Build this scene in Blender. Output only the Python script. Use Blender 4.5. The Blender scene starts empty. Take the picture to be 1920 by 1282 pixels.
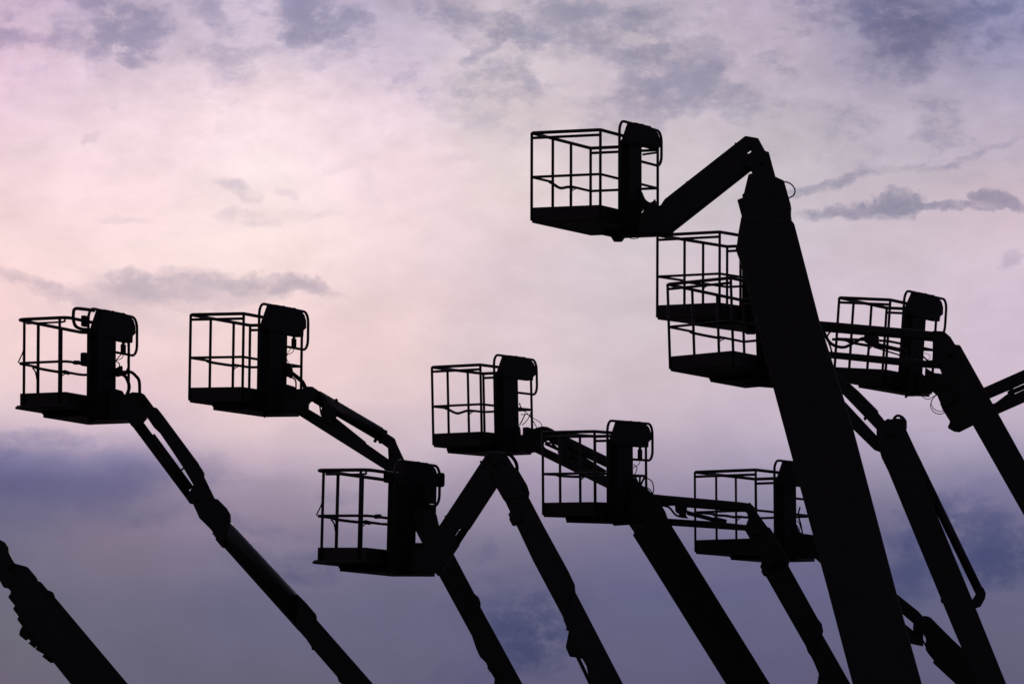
import bpy, bmesh, math
from mathutils import Vector, Matrix, noise
R = math.radians
scene = bpy.context.scene
COL = scene.collection

# ------------------------------------------------------------------ camera
F_PX, PITCH, EYE, W_PX, H_PX = 9121.8, 0.082695, 1.7, 1920.0, 1282.0
cam_d = bpy.data.cameras.new('camera')
cam = bpy.data.objects.new('camera', cam_d)
COL.objects.link(cam)
cam_d.sensor_width = 36.0
cam_d.lens = 36.0 * F_PX / W_PX
cam_d.clip_start = 0.5
cam_d.clip_end = 9000
cam.location = (0, 0, EYE)
cam.rotation_euler = (math.pi / 2 + PITCH, 0, 0)
scene.camera = cam

# ------------------------------------------------------------------ view
scene.view_settings.view_transform = 'Standard'
scene.view_settings.look = 'None'
scene.view_settings.exposure = 0
scene.view_settings.gamma = 1
scene.view_settings.use_curve_mapping = False
scene.cycles.max_bounces = 1

SUN_EL, SUN_AZ = R(7.5), R(-3.0)

# ------------------------------------------------------------------ dusk sky
world = bpy.data.worlds.new('World')
scene.world = world
world.use_nodes = True
world.cycles.sampling_method = 'NONE'
NT = world.node_tree
NT.nodes.clear()
N, L = NT.nodes, NT.links

def srgb(c):
    out = []
    for v in c:
        v /= 255.0
        out.append(v / 12.92 if v <= 0.04045 else ((v + 0.055) / 1.055) ** 2.4)
    return (*out, 1)

def put(sock, v):
    if isinstance(v, bpy.types.NodeSocket):
        L.new(v, sock)
    else:
        sock.default_value = v

def mth(op, a, b=0.0, clamp=False):
    n = N.new('ShaderNodeMath'); n.operation = op; n.use_clamp = clamp
    put(n.inputs[0], a); put(n.inputs[1], b)
    return n.outputs[0]

def maprange(v, a, b, c, d, mode='LINEAR'):
    n = N.new('ShaderNodeMapRange'); n.interpolation_type = mode
    put(n.inputs['Value'], v)
    n.inputs['From Min'].default_value = a; n.inputs['From Max'].default_value = b
    n.inputs['To Min'].default_value = c; n.inputs['To Max'].default_value = d
    return n.outputs['Result']

def mixc(f, a, b, mode='MIX'):
    n = N.new('ShaderNodeMix'); n.data_type = 'RGBA'; n.blend_type = mode
    put(n.inputs[0], f); put(n.inputs[6], a); put(n.inputs[7], b)
    return n.outputs[2]

def vmul(v, s):
    n = N.new('ShaderNodeVectorMath'); n.operation = 'MULTIPLY'
    put(n.inputs[0], v); n.inputs[1].default_value = s
    return n.outputs[0]

def vadd(a, b):
    n = N.new('ShaderNodeVectorMath'); n.operation = 'ADD'
    put(n.inputs[0], a); put(n.inputs[1], b)
    return n.outputs[0]

def fbm(v, scale, detail, rough=0.5, dist=0.0, color=False):
    n = N.new('ShaderNodeTexNoise')
    put(n.inputs['Vector'], v)
    n.inputs['Scale'].default_value = scale; n.inputs['Detail'].default_value = detail
    n.inputs['Roughness'].default_value = rough; n.inputs['Distortion'].default_value = dist
    return n.outputs['Color'] if color else n.outputs['Fac']

tc = N.new('ShaderNodeTexCoord')
D0 = tc.outputs['Generated']
sep = N.new('ShaderNodeSeparateXYZ'); L.new(D0, sep.inputs[0])
SC = F_PX / 1000.0
az = mth('ARCTAN2', sep.outputs[0], sep.outputs[1])
el = mth('ARCSINE', sep.outputs[2])
U = mth('MULTIPLY', az, SC)            # bearing east of the view axis, in cloud units
V = mth('MULTIPLY', el, SC)            # height above the horizon, same units
comb = N.new('ShaderNodeCombineXYZ'); L.new(U, comb.inputs[0]); L.new(V, comb.inputs[1])
UV = comb.outputs[0]
D3 = vmul(D0, (SC, SC, SC))            # seamless direction coordinates for the cloud noise
DS = vmul(D3, (1.0, 1.0, 1.7))

# wind-torn distortion of everything in the cloud deck
w1 = fbm(DS, 5.0, 5, 0.55, color=True)
w1 = vadd(w1, (-0.5, -0.5, -0.5))
w2 = fbm(DS, 1.7, 3, 0.5, color=True)
w2 = vadd(w2, (-0.5, -0.5, -0.5))
UVw = vadd(vadd(UV, vmul(w1, (0.16, 0.07, 0))), vmul(w2, (0.20, 0.09, 0)))
w3 = vadd(fbm(D3, 21.0, 5, 0.62, color=True), (-0.5, -0.5, -0.5))
UVs = vadd(vadd(vadd(UV, vmul(w3, (0.085, 0.045, 0))), vmul(w1, (0.13, 0.07, 0))), vmul(w2, (0.05, 0.03, 0)))
sw = N.new('ShaderNodeSeparateXYZ'); L.new(UVw, sw.inputs[0])

# broad colour of the overcast: bearing columns, each a ramp over elevation
XS = [0, 240, 480, 720, 960, 1200, 1440, 1680, 1920]
ROWS = [
 (0,    [(205,182,206),(196,180,203),(206,190,210),(186,174,197),(200,187,207),(190,180,203),(184,171,200),(140,137,175),(146,146,188)]),
 (100,  [(238,206,226),(205,187,205),(224,207,221),(206,192,211),(216,202,218),(200,186,206),(190,176,201),(150,143,178),(156,149,188)]),
 (200,  [(228,200,216),(242,216,226),(250,223,229),(238,214,226),(220,204,218),(202,187,207),(192,181,202),(188,176,202),(180,170,200)]),
 (300,  [(238,209,218),(246,219,225),(252,233,235),(249,223,229),(230,213,222),(212,200,213),(199,189,206),(192,182,203),(194,180,203)]),
 (400,  [(244,217,219),(251,223,225),(251,227,227),(244,220,224),(228,209,218),(208,197,211),(202,192,208),(202,187,205),(208,188,206)]),
 (500,  [(249,218,217),(249,222,221),(249,224,221),(240,215,218),(222,203,212),(212,197,207),(208,193,207),(213,196,210),(216,197,212)]),
 (600,  [(243,210,211),(240,212,215),(242,214,214),(239,211,213),(222,202,208),(212,196,204),(208,190,204),(214,196,208),(204,186,205)]),
 (700,  [(245,216,214),(239,208,210),(240,210,210),(235,207,207),(220,202,207),(211,193,202),(206,189,201),(205,189,204),(210,190,205)]),
 (800,  [(205,184,202),(211,188,203),(225,200,205),(211,190,200),(206,187,198),(199,182,196),(192,177,196),(187,173,196),(188,173,194)]),
 (850,  [(142,134,168),(152,141,172),(198,176,192),(199,181,194),(190,174,191),(181,167,186),(173,161,184),(166,156,180),(163,154,180)]),
 (900,  [(109,107,142),(113,109,145),(160,145,168),(178,163,180),(172,157,180),(162,149,173),(155,145,170),(146,136,163),(138,130,163)]),
 (1000, [(114,109,139),(134,121,143),(142,129,154),(130,122,150),(128,120,150),(121,115,148),(115,110,145),(106,104,140),(98,98,136)]),
 (1100, [(108,106,130),(110,105,132),(105,103,137),(104,102,135),(104,102,136),(101,100,138),(100,99,137),(96,96,134),(98,98,132)]),
 (1200, [(108,106,124),(104,102,127),(102,100,130),(100,99,131),(98,97,131),(96,97,130),(98,98,132),(98,98,130),(100,98,128)]),
 (1282, [(106,98,122),(100,98,124),(100,98,122),(98,95,124),(92,90,126),(94,91,125),(92,88,124),(95,92,125),(95,92,125)]),
]
VT, VB = 1.46, 0.06                    # elevation range covered by the ramps
ROWS = [(y, [(r + 1, g_ + 1, b - 7) if (y <= 400 and i >= 4) else ((r + 1, g_ + 1, b - 3) if y >= 1000 else (r, g_, b)) for i, (r, g_, b) in enumerate(row)]) for y, row in ROWS]
cols = []
for ci, x in enumerate(XS):
    r = N.new('ShaderNodeValToRGB'); r.color_ramp.interpolation = 'B_SPLINE'
    e = r.color_ramp.elements
    pts = []
    for y, row in ROWS:
        v = (1395.0 - y) / 1000.0
        pts.append(((v - VB) / (VT - VB), srgb(row[ci])))
    pts.sort(key=lambda p: p[0])
    e[0].position, e[0].color = pts[0]
    e[1].position, e[1].color = pts[-1]
    for p, c in pts[1:-1]:
        q = e.new(p); q.color = c
    L.new(maprange(sw.outputs[1], VB, VT, 0, 1), r.inputs[0])
    cols.append(r.outputs[0])
acc = cols[0]
for i in range(1, len(cols)):
    a, b = (XS[i - 1] - 960) / 1000.0, (XS[i] - 960) / 1000.0
    acc = mixc(maprange(sw.outputs[0], a, b, 0, 1, 'SMOOTHSTEP'), acc, cols[i])

# torn grey cloud scraps: (x, y, half width, half height, tilt deg, colour, strength)
SCRAPS = [
 (150, 35, 45, 22, 0, (168,158,182), .55), (205, 15, 60, 16, 0, (172,162,188), .6), (262, 45, 60, 22, -10, (160,150,180), .85),
 (232, 92, 42, 24, -50, (150,142,170), 1.0), (130, 78, 46, 20, 0, (172,160,182), .7), (180, 105, 22, 30, 0, (180,168,188), .6),
 (22, 76, 44, 14, 8, (168,152,176), .8), (370, 14, 46, 18, -20, (165,155,182), .8), (430, 45, 42, 18, -15, (186,176,194), .6),
 (440, 100, 46, 16, 10, (188,176,194), .6), (330, 118, 40, 13, 5, (196,180,196), .5), (60, 138, 60, 11, 0, (208,186,202), .55),
 (600, 25, 62, 36, -20, (140,138,168), 1.0), (570, 56, 44, 24, 0, (142,140,168), .95), (640, 60, 46, 30, 0, (160,155,182), .8),
 (540, 82, 60, 16, 5, (186,176,194), .7), (590, 112, 46, 14, 10, (190,178,196), .6), (720, 30, 80, 26, 0, (182,174,198), .6),
 (770, 110, 60, 24, 20, (200,186,204), .5), (950, 55, 48, 24, -15, (150,150,178), .95), (915, 84, 44, 14, 35, (170,162,186), .7),
 (1030, 70, 60, 30, 0, (168,160,186), .8), (990, 142, 40, 12, -35, (196,182,200), .5), (1130, 20, 120, 22, 0, (180,170,196), .6),
 (1200, 120, 50, 34, -20, (170,162,186), .7), (1260, 165, 90, 40, -8, (162,156,182), .75), (1310, 130, 52, 44, 0, (158,156,178), .75),
 (1330, 188, 80, 28, -10, (160,158,180), .6), (1410, 205, 50, 30, 0, (178,170,192), .55), (1540, 100, 46, 30, 40, (172,160,188), .5),
 (1640, 30, 66, 28, -20, (120,118,156), .9), (1685, 62, 54, 44, 0, (118,115,152), 1.0), (1760, 40, 80, 34, 0, (128,126,164), .8),
 (1840, 10, 60, 26, 0, (118,118,158), .85), (1700, 100, 70, 16, 8, (138,132,170), .7), (1800, 122, 28, 16, -20, (150,138,172), .7),
 (1560, 162, 80, 14, 0, (176,168,190), .6), (1600, 240, 50, 18, 0, (172,166,188), .6), (1500, 200, 40, 12, 0, (176,168,190), .5),
 (1840, 290, 60, 9, 14, (176,162,190), .65), (1700, 325, 110, 9, 10, (180,166,190), .55), (1550, 355, 76, 12, 5, (158,150,178), .85),
 (1640, 392, 80, 12, 8, (146,140,170), .8), (1690, 384, 34, 24, 10, (126,124,154), 1.0), (1780, 391, 62, 9, 2, (138,134,164), .95),
 (1885, 380, 50, 14, -4, (122,122,152), 1.0), (1560, 405, 60, 10, 4, (160,152,178), .6), (1890, 492, 26, 16, 45, (186,168,196), .5),
 (180, 266, 18, 9, 5, (214,190,204), .55), (198, 197, 14, 12, 0, (224,198,210), .4), (436, 358, 40, 13, -18, (212,194,202), .8),
 (548, 360, 20, 12, 0, (220,200,206), .5), (470, 405, 60, 10, 0, (216,196,204), .7), (580, 402, 50, 9, 0, (220,200,206), .6),
 (230, 410, 46, 8, -12, (224,200,208), .6), (695, 350, 18, 34, 10, (226,206,214), .6), (640, 310, 50, 9, 20, (232,208,214), .5),
 (840, 298, 60, 8, 8, (220,204,212), .4), (360, 548, 190, 24, 0, (180,164,184), .8), (455, 532, 120, 17, -6, (176,161,182), .7),
 (270, 532, 90, 22, -8, (186,168,186), .8), (250, 590, 130, 28, -12, (202,182,196), .55), (560, 548, 80, 11, -4, (198,180,192), .7),
 (70, 545, 120, 14, -18, (206,182,195), .8), (460, 12, 60, 14, 0, (190,178,196), .5),
 (90, 885, 190, 48, 0, (104,103,140), .85), (30, 930, 150, 60, 0, (100,102,138), .8), (270, 920, 100, 40, 5, (112,108,146), .7),
 (10, 835, 60, 22, 0, (140,130,168), .7), (400, 880, 60, 24, 0, (140,130,160), .5), (620, 925, 36, 14, 0, (138,130,150), .5),
 (480, 995, 90, 16, -10, (120,114,142), .45), (40, 1040, 30, 20, 0, (112,112,138), .5), (250, 850, 60, 18, 0, (150,138,168), .8), (120, 815, 70, 16, 0, (165,148,178), .7), (330, 960, 70, 16, 5, (118,112,144), .5), (560, 1060, 120, 24, -5, (92,92,128), .5), (930, 1030, 26, 20, 0, (106,104,140), .5),
 (985, 1190, 64, 54, -10, (58,68,108), .95), (975, 1150, 110, 60, 0, (82,84,126), .6), (880, 1262, 60, 26, 0, (84,84,124), .6),
 (1300, 1120, 200, 22, 0, (90,94,128), .55), (1350, 1190, 120, 18, 0, (108,102,130), .4),
 (1820, 1000, 100, 62, -8, (66,78,114), .95), (1870, 1060, 90, 34, 10, (70,80,116), .85), (1700, 1060, 50, 70, 0, (72,80,120), .8),
 (1770, 960, 60, 30, 0, (92,96,132), .6), (1640, 1130, 60, 30, 0, (92,92,130), .4), (1230, 830, 120, 30, 0, (188,172,192), .4),
 (1900, 920, 60, 20, 0, (116,114,150), .4),
]
wisp = maprange(fbm(DS, 14.0, 7, 0.66), 0.36, 0.62, 0.10, 1.65)
TINT = (0.40, 0.48, 0.63, 1)           # a thick scrap lets this much of the glow through

def base_at(x, y):
    xi = max(0, min(len(XS) - 1.001, x / 240.0)); i = int(xi); fx = xi - i
    k = max(j for j in range(len(ROWS) - 1) if ROWS[j][0] <= max(0, y))
    fy = (max(0, y) - ROWS[k][0]) / (ROWS[k + 1][0] - ROWS[k][0])
    def g(r, c): return srgb(ROWS[r][1][c])[1]
    return (g(k, i) * (1 - fx) + g(k, i + 1) * fx) * (1 - fy) + (g(k + 1, i) * (1 - fx) + g(k + 1, i + 1) * fx) * fy

def near_tilt(t):
    return min((-45, -18, -8, 0, 8, 18, 40), key=lambda q: abs(q - t))

def scrap_sum(lst):
    tot, cur, cang, cnt = None, UVs, None, 0
    for (x, y, hw, hh, tilt, c, s) in sorted(lst, key=lambda q: (near_tilt(q[4]), -q[2])):
        t = near_tilt(tilt)
        if t != cang or cnt == 6:      # chain the layers so the shader evaluates them a few at a time
            cur = UVs
            if tot is not None:
                cn = N.new('ShaderNodeVectorMath'); cn.operation = 'MULTIPLY_ADD'
                L.new(tot, cn.inputs[0]); cn.inputs[1].default_value = (1e-7, 1e-7, 1e-7); L.new(UVs, cn.inputs[2])
                cur = cn.outputs[0]
            if t:
                rn = N.new('ShaderNodeVectorRotate'); rn.rotation_type = 'Z_AXIS'
                L.new(cur, rn.inputs['Vector']); rn.inputs['Angle'].default_value = R(-t)
                cur = rn.outputs[0]
            cang, cnt = t, 0
        cnt += 1
        s = max(0.05, min(1.0, s * (1 - srgb(c)[1] / base_at(x, y)) / 0.52)) * 1.1
        if x < 720 and 300 < y < 600:
            s *= 0.75
        if x > 1500 and 280 < y < 420:
            hh *= 0.8; s *= 1.15
        X, Y = (x - 960) / 1000.0, (1395 - y) / 1000.0
        ca, sa = math.cos(R(-t)), math.sin(R(-t))
        X, Y = X * ca - Y * sa, X * sa + Y * ca
        kx, ky = 1000.0 / (hw * 1.5), 1000.0 / (hh * 1.5)
        ma = N.new('ShaderNodeVectorMath'); ma.operation = 'MULTIPLY_ADD'
        L.new(cur, ma.inputs[0])
        ma.inputs[1].default_value = (kx, ky, 0)
        ma.inputs[2].default_value = (-X * kx, -Y * ky, 0)
        dt = N.new('ShaderNodeVectorMath'); dt.operation = 'DOT_PRODUCT'
        L.new(ma.outputs[0], dt.inputs[0]); L.new(ma.outputs[0], dt.inputs[1])
        q = N.new('ShaderNodeMath'); q.operation = 'MULTIPLY_ADD'; q.use_clamp = True
        L.new(dt.outputs['Value'], q.inputs[0]); q.inputs[1].default_value = -s; q.inputs[2].default_value = s
        tot = q.outputs[0] if tot is None else mth('ADD', tot, q.outputs[0])
    return tot
# fine mottling of the deck
mott = mth('SUBTRACT', fbm(DS, 7.0, 6, 0.62), 0.5)
amp = maprange(V, 0.5, 1.35, 0.22, 0.50)
fine = mth('MULTIPLY', mth('SUBTRACT', fbm(vadd(DS, vmul(w1, (0.1, 0.1, 0.1))), 19.0, 5, 0.6), 0.5), maprange(V, 1.0, 1.3, 0.04, 0.34, 'SMOOTHSTEP'))
acc = mixc(1.0, acc, mth('ADD', mth('ADD', mth('MULTIPLY', mott, amp), fine), 1.0), 'MULTIPLY')
# daylight dies away from the sunset: the eastern half of the dome is dusk-dark
west = maprange(sep.outputs[1], 0.15, 0.98, 0.0, 1.0, 'SMOOTHSTEP')
west = mth('ADD', mth('MULTIPLY', mth('MULTIPLY', west, west), 0.72), 0.28)
acc = mixc(1.0, acc, west, 'MULTIPLY')
# the ragged upper deck, denser towards the top and to the right
rag = maprange(fbm(DS, 6.0, 6, 0.62), 0.44, 0.70, 0, 1, 'SMOOTHSTEP')
zone = mth('MULTIPLY', mth('MULTIPLY', rag, wisp), maprange(mth('ADD', V, mth('MULTIPLY', U, 0.10)), 1.04, 1.32, 0.0, 0.95, 'SMOOTHSTEP'))
shade = mixc(1.0, acc, mixc(maprange(V, 0.45, 0.75, 0, 1), (0.36, 0.47, 0.68, 1), (0.42, 0.47, 0.595, 1)), 'MULTIPLY')

def cloud_shader(lst):
    sm = [q for q in lst if q[2] < 130]; lg = [q for q in lst if q[2] >= 130]
    v = zone
    if sm:
        v = mth('ADD', v, mth('MULTIPLY', scrap_sum(sm), mth('MULTIPLY', wisp, 1.12)))
    if lg:
        v = mth('ADD', v, scrap_sum(lg))
    v = mth('POWER', v, 1.45)
    bgn = N.new('ShaderNodeBackground')
    L.new(mixc(mth('DIVIDE', v, mth('ADD', v, 0.62)), acc, shade), bgn.inputs[0])
    return bgn.outputs[0]

def split(lst, x0, x1, y0, y1, depth):
    """divide the sky so that each part only evaluates the scraps that reach into it"""
    if depth == 0 or len(lst) < 6:
        return cloud_shader(lst)
    horiz = (x1 - x0) >= (y1 - y0)
    mid = (x0 + x1) / 2 if horiz else (y0 + y1) / 2
    def ext(q):
        c, si = abs(math.cos(R(q[4]))), abs(math.sin(R(q[4])))
        return (1.5 * (q[2] * c + q[3] * si) + 55) if horiz else (1.5 * (q[2] * si + q[3] * c) + 35)
    k = 0 if horiz else 1
    lo = [q for q in lst if q[k] - ext(q) < mid]; hi = [q for q in lst if q[k] + ext(q) > mid]
    if horiz:
        fac = mth('GREATER_THAN', U, (mid - 960) / 1000.0)
        a_, b_ = split(lo, x0, mid, y0, y1, depth - 1), split(hi, mid, x1, y0, y1, depth - 1)
    else:
        fac = mth('LESS_THAN', V, (1395 - mid) / 1000.0)
        a_, b_ = split(lo, x0, x1, y0, mid, depth - 1), split(hi, x0, x1, mid, y1, depth - 1)
    ms = N.new('ShaderNodeMixShader')
    L.new(fac, ms.inputs[0]); L.new(a_, ms.inputs[1]); L.new(b_, ms.inputs[2])
    return ms.outputs[0]

sky = N.new('ShaderNodeTexSky'); sky.sky_type = 'NISHITA'; sky.sun_disc = False
sky.sun_elevation = SUN_EL; sky.sun_rotation = SUN_AZ
bg_sky = N.new('ShaderNodeBackground'); L.new(sky.outputs[0], bg_sky.inputs[0]); bg_sky.inputs[1].default_value = 0.05
clouds = split(SCRAPS, 0, 1920, 0, 1282, 3)
mx = N.new('ShaderNodeMixShader'); mx.inputs[0].default_value = 0.999     # cloud cover over the clear sky
L.new(bg_sky.outputs[0], mx.inputs[1]); L.new(clouds, mx.inputs[2])
wo = N.new('ShaderNodeOutputWorld'); L.new(mx.outputs[0], wo.inputs[0])

# ------------------------------------------------------------------ sun low behind the cloud
sl = bpy.data.lights.new('sun', 'SUN')
sl.energy = 0.5; sl.angle = R(12); sl.color = (1.0, 0.78, 0.66)
so = bpy.data.objects.new('sun', sl); COL.objects.link(so)
sd = Vector((math.sin(SUN_AZ) * math.cos(SUN_EL), math.cos(SUN_AZ) * math.cos(SUN_EL), math.sin(SUN_EL)))
so.rotation_euler = sd.to_track_quat('Z', 'Y').to_euler()

# ------------------------------------------------------------------ materials
def material(name, base, rough, metal=0.0, var=0.15, scale=6.0, bump=0.05):
    m = bpy.data.materials.new(name); m.use_nodes = True
    t = m.node_tree; b = t.nodes['Principled BSDF']
    tx = t.nodes.new('ShaderNodeTexCoord')
    n = t.nodes.new('ShaderNodeTexNoise'); n.inputs['Scale'].default_value = scale; n.inputs['Detail'].default_value = 6
    t.links.new(tx.outputs['Object'], n.inputs['Vector'])
    r = t.nodes.new('ShaderNodeValToRGB')
    r.color_ramp.elements[0].position = 0.3; r.color_ramp.elements[1].position = 0.7
    r.color_ramp.elements[0].color = (*[c * (1 - var) for c in base], 1)
    r.color_ramp.elements[1].color = (*[c * (1 + var) for c in base], 1)
    t.links.new(n.outputs['Fac'], r.inputs[0]); t.links.new(r.outputs[0], b.inputs['Base Color'])
    b.inputs['Roughness'].default_value = rough; b.inputs['Metallic'].default_value = metal
    b.inputs['Specular IOR Level'].default_value = 0.12
    bp = t.nodes.new('ShaderNodeBump'); bp.inputs['Strength'].default_value = bump; bp.inputs['Distance'].default_value = 0.01
    t.links.new(n.outputs['Fac'], bp.inputs['Height']); t.links.new(bp.outputs[0], b.inputs['Normal'])
    return m

PAINT = material('dark_paint', (0.022, 0.0205, 0.0205), 0.55)
STEEL = material('dull_steel', (0.022, 0.0205, 0.0205), 0.55, 0.1)
GLOSS = material('worn_gloss_paint', (0.016, 0.014, 0.015), 0.36, var=0.08, bump=0.02)
GLOSS.node_tree.nodes['Principled BSDF'].inputs['Specular IOR Level'].default_value = 0.5
RUBBER = material('black_rubber', (0.015, 0.013, 0.013), 0.85, bump=0.3, scale=20)
COVER = material('vinyl_cover', (0.013, 0.011, 0.012), 0.8, bump=0.3)
GRAVEL = material('yard_gravel', (0.09, 0.085, 0.08), 0.95, scale=3.0, bump=0.6)

# ------------------------------------------------------------------ mesh helpers
def link(name, verts, faces, mat, parent=None, smooth=False, bevel=0.0, segs=2):
    me = bpy.data.meshes.new(name)
    me.from_pydata([tuple(v) for v in verts], [], faces)
    bm = bmesh.new(); bm.from_mesh(me)
    bmesh.ops.recalc_face_normals(bm, faces=bm.faces); bm.to_mesh(me); bm.free()
    me.materials.append(mat)
    if smooth:
        me.polygons.foreach_set('use_smooth', [True] * len(me.polygons))
    o = bpy.data.objects.new(name, me); COL.objects.link(o)
    if parent is not None:
        o.parent = parent
    if bevel > 0:
        b = o.modifiers.new('bevel', 'BEVEL'); b.width = bevel; b.segments = segs
        b.limit_method = 'ANGLE'; b.angle_limit = R(35)
        if segs > 2:
            me.polygons.foreach_set('use_smooth', [True] * len(me.polygons))
            try:
                me.set_sharp_from_angle(angle=R(35))
            except Exception:
                pass
    return o

def catmull(p, n=6):
    if len(p) < 3:
        return p
    q = [p[0] * 2 - p[1]] + list(p) + [p[-1] * 2 - p[-2]]
    out = []
    for i in range(1, len(q) - 2):
        a, b, c, d = q[i - 1], q[i], q[i + 1], q[i + 2]
        for k in range(n):
            t = k / n
            out.append(0.5 * ((2 * b) + (c - a) * t + (2 * a - 5 * b + 4 * c - d) * t * t + (3 * b - a - 3 * c + d) * t ** 3))
    out.append(p[-1])
    return out

def tube_data(pts, r, sides=8, closed=False):
    pts = [Vector(p) for p in pts]
    n = len(pts)
    V, Fc = [], []
    t0 = (pts[1] - pts[0]).normalized()
    up = Vector((0, 0, 1)) if abs(t0.z) < 0.9 else Vector((1, 0, 0))
    nrm = (up - t0 * up.dot(t0)).normalized()
    for i in range(n):
        if closed:
            t = (pts[(i + 1) % n] - pts[i - 1]).normalized()
        else:
            t = (pts[min(i + 1, n - 1)] - pts[max(i - 1, 0)]).normalized()
        nrm = (nrm - t * nrm.dot(t)).normalized()
        bn = t.cross(nrm)
        rr = r[i] if isinstance(r, (list, tuple)) else r
        for k in range(sides):
            a = 2 * math.pi * k / sides
            V.append(pts[i] + (nrm * math.cos(a) + bn * math.sin(a)) * rr)
    m = n if closed else n - 1
    for i in range(m):
        for k in range(sides):
            a = i * sides + k; b = i * sides + (k + 1) % sides
            c = ((i + 1) % n) * sides + (k + 1) % sides; d = ((i + 1) % n) * sides + k
            Fc.append((a, b, c, d))
    if not closed:
        Fc.append(tuple(range(sides))[::-1]); Fc.append(tuple(range((n - 1) * sides, n * sides)))
    return V, Fc

def tube(name, pts, r, mat, parent, sides=8, closed=False):
    v, f = tube_data(pts, r, sides, closed)
    return link(name, v, f, mat, parent, smooth=True)

def box8(c):
    return c, [(0, 1, 2, 3), (7, 6, 5, 4), (0, 4, 5, 1), (1, 5, 6, 2), (2, 6, 7, 3), (3, 7, 4, 0)]

def ray(px, py):
    dx = (px - W_PX / 2) / F_PX; du = -(py - H_PX / 2) / F_PX
    cp, sp = math.cos(PITCH), math.sin(PITCH)
    return Vector((dx, cp - du * sp, sp + du * cp))

# ------------------------------------------------------------------ a boom lift
class Basket:
    """a work platform: x runs over the short side a, y over the long side b, z up"""
    def __init__(s, x, y, z, yaw, roll, pit, W, Ln, k=1.0):
        s.k = k
        s.o = Vector((x * k, y * k, EYE + (z - EYE) * k))
        cy, sy = math.cos(yaw), math.sin(yaw)
        u = Vector((cy, sy, 0)); v = Vector((-sy, cy, 0)); w = Vector((0, 0, 1))
        u2 = u * math.cos(roll) + w * math.sin(roll); w2 = w * math.cos(roll) - u * math.sin(roll)
        s.u = u2; s.v = v * math.cos(pit) + w2 * math.sin(pit); s.w = w2 * math.cos(pit) - v * math.sin(pit)
        s.W, s.L = W, Ln
    def P(s, a, b, z):
        return s.o + (s.u * a + s.v * b + s.w * z) * s.k
    def px(s, a, b, z):
        p = s.P(a, b, z) - Vector((0, 0, EYE))
        d = p.y * math.cos(PITCH) + p.z * math.sin(PITCH)
        h = -p.y * math.sin(PITCH) + p.z * math.cos(PITCH)
        return W_PX / 2 + F_PX * p.x / d, H_PX / 2 - F_PX * h / d
    def b_at(s, x, a, z=0.8):
        x0, x1 = s.px(a, 0, z)[0], s.px(a, s.L, z)[0]
        return s.L * (x - x0) / (x1 - x0)
    def a_at(s, x, b, z=0.0):
        x0, x1 = s.px(0, b, z)[0], s.px(s.W, b, z)[0]
        return s.W * (x - x0) / (x1 - x0)

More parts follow.
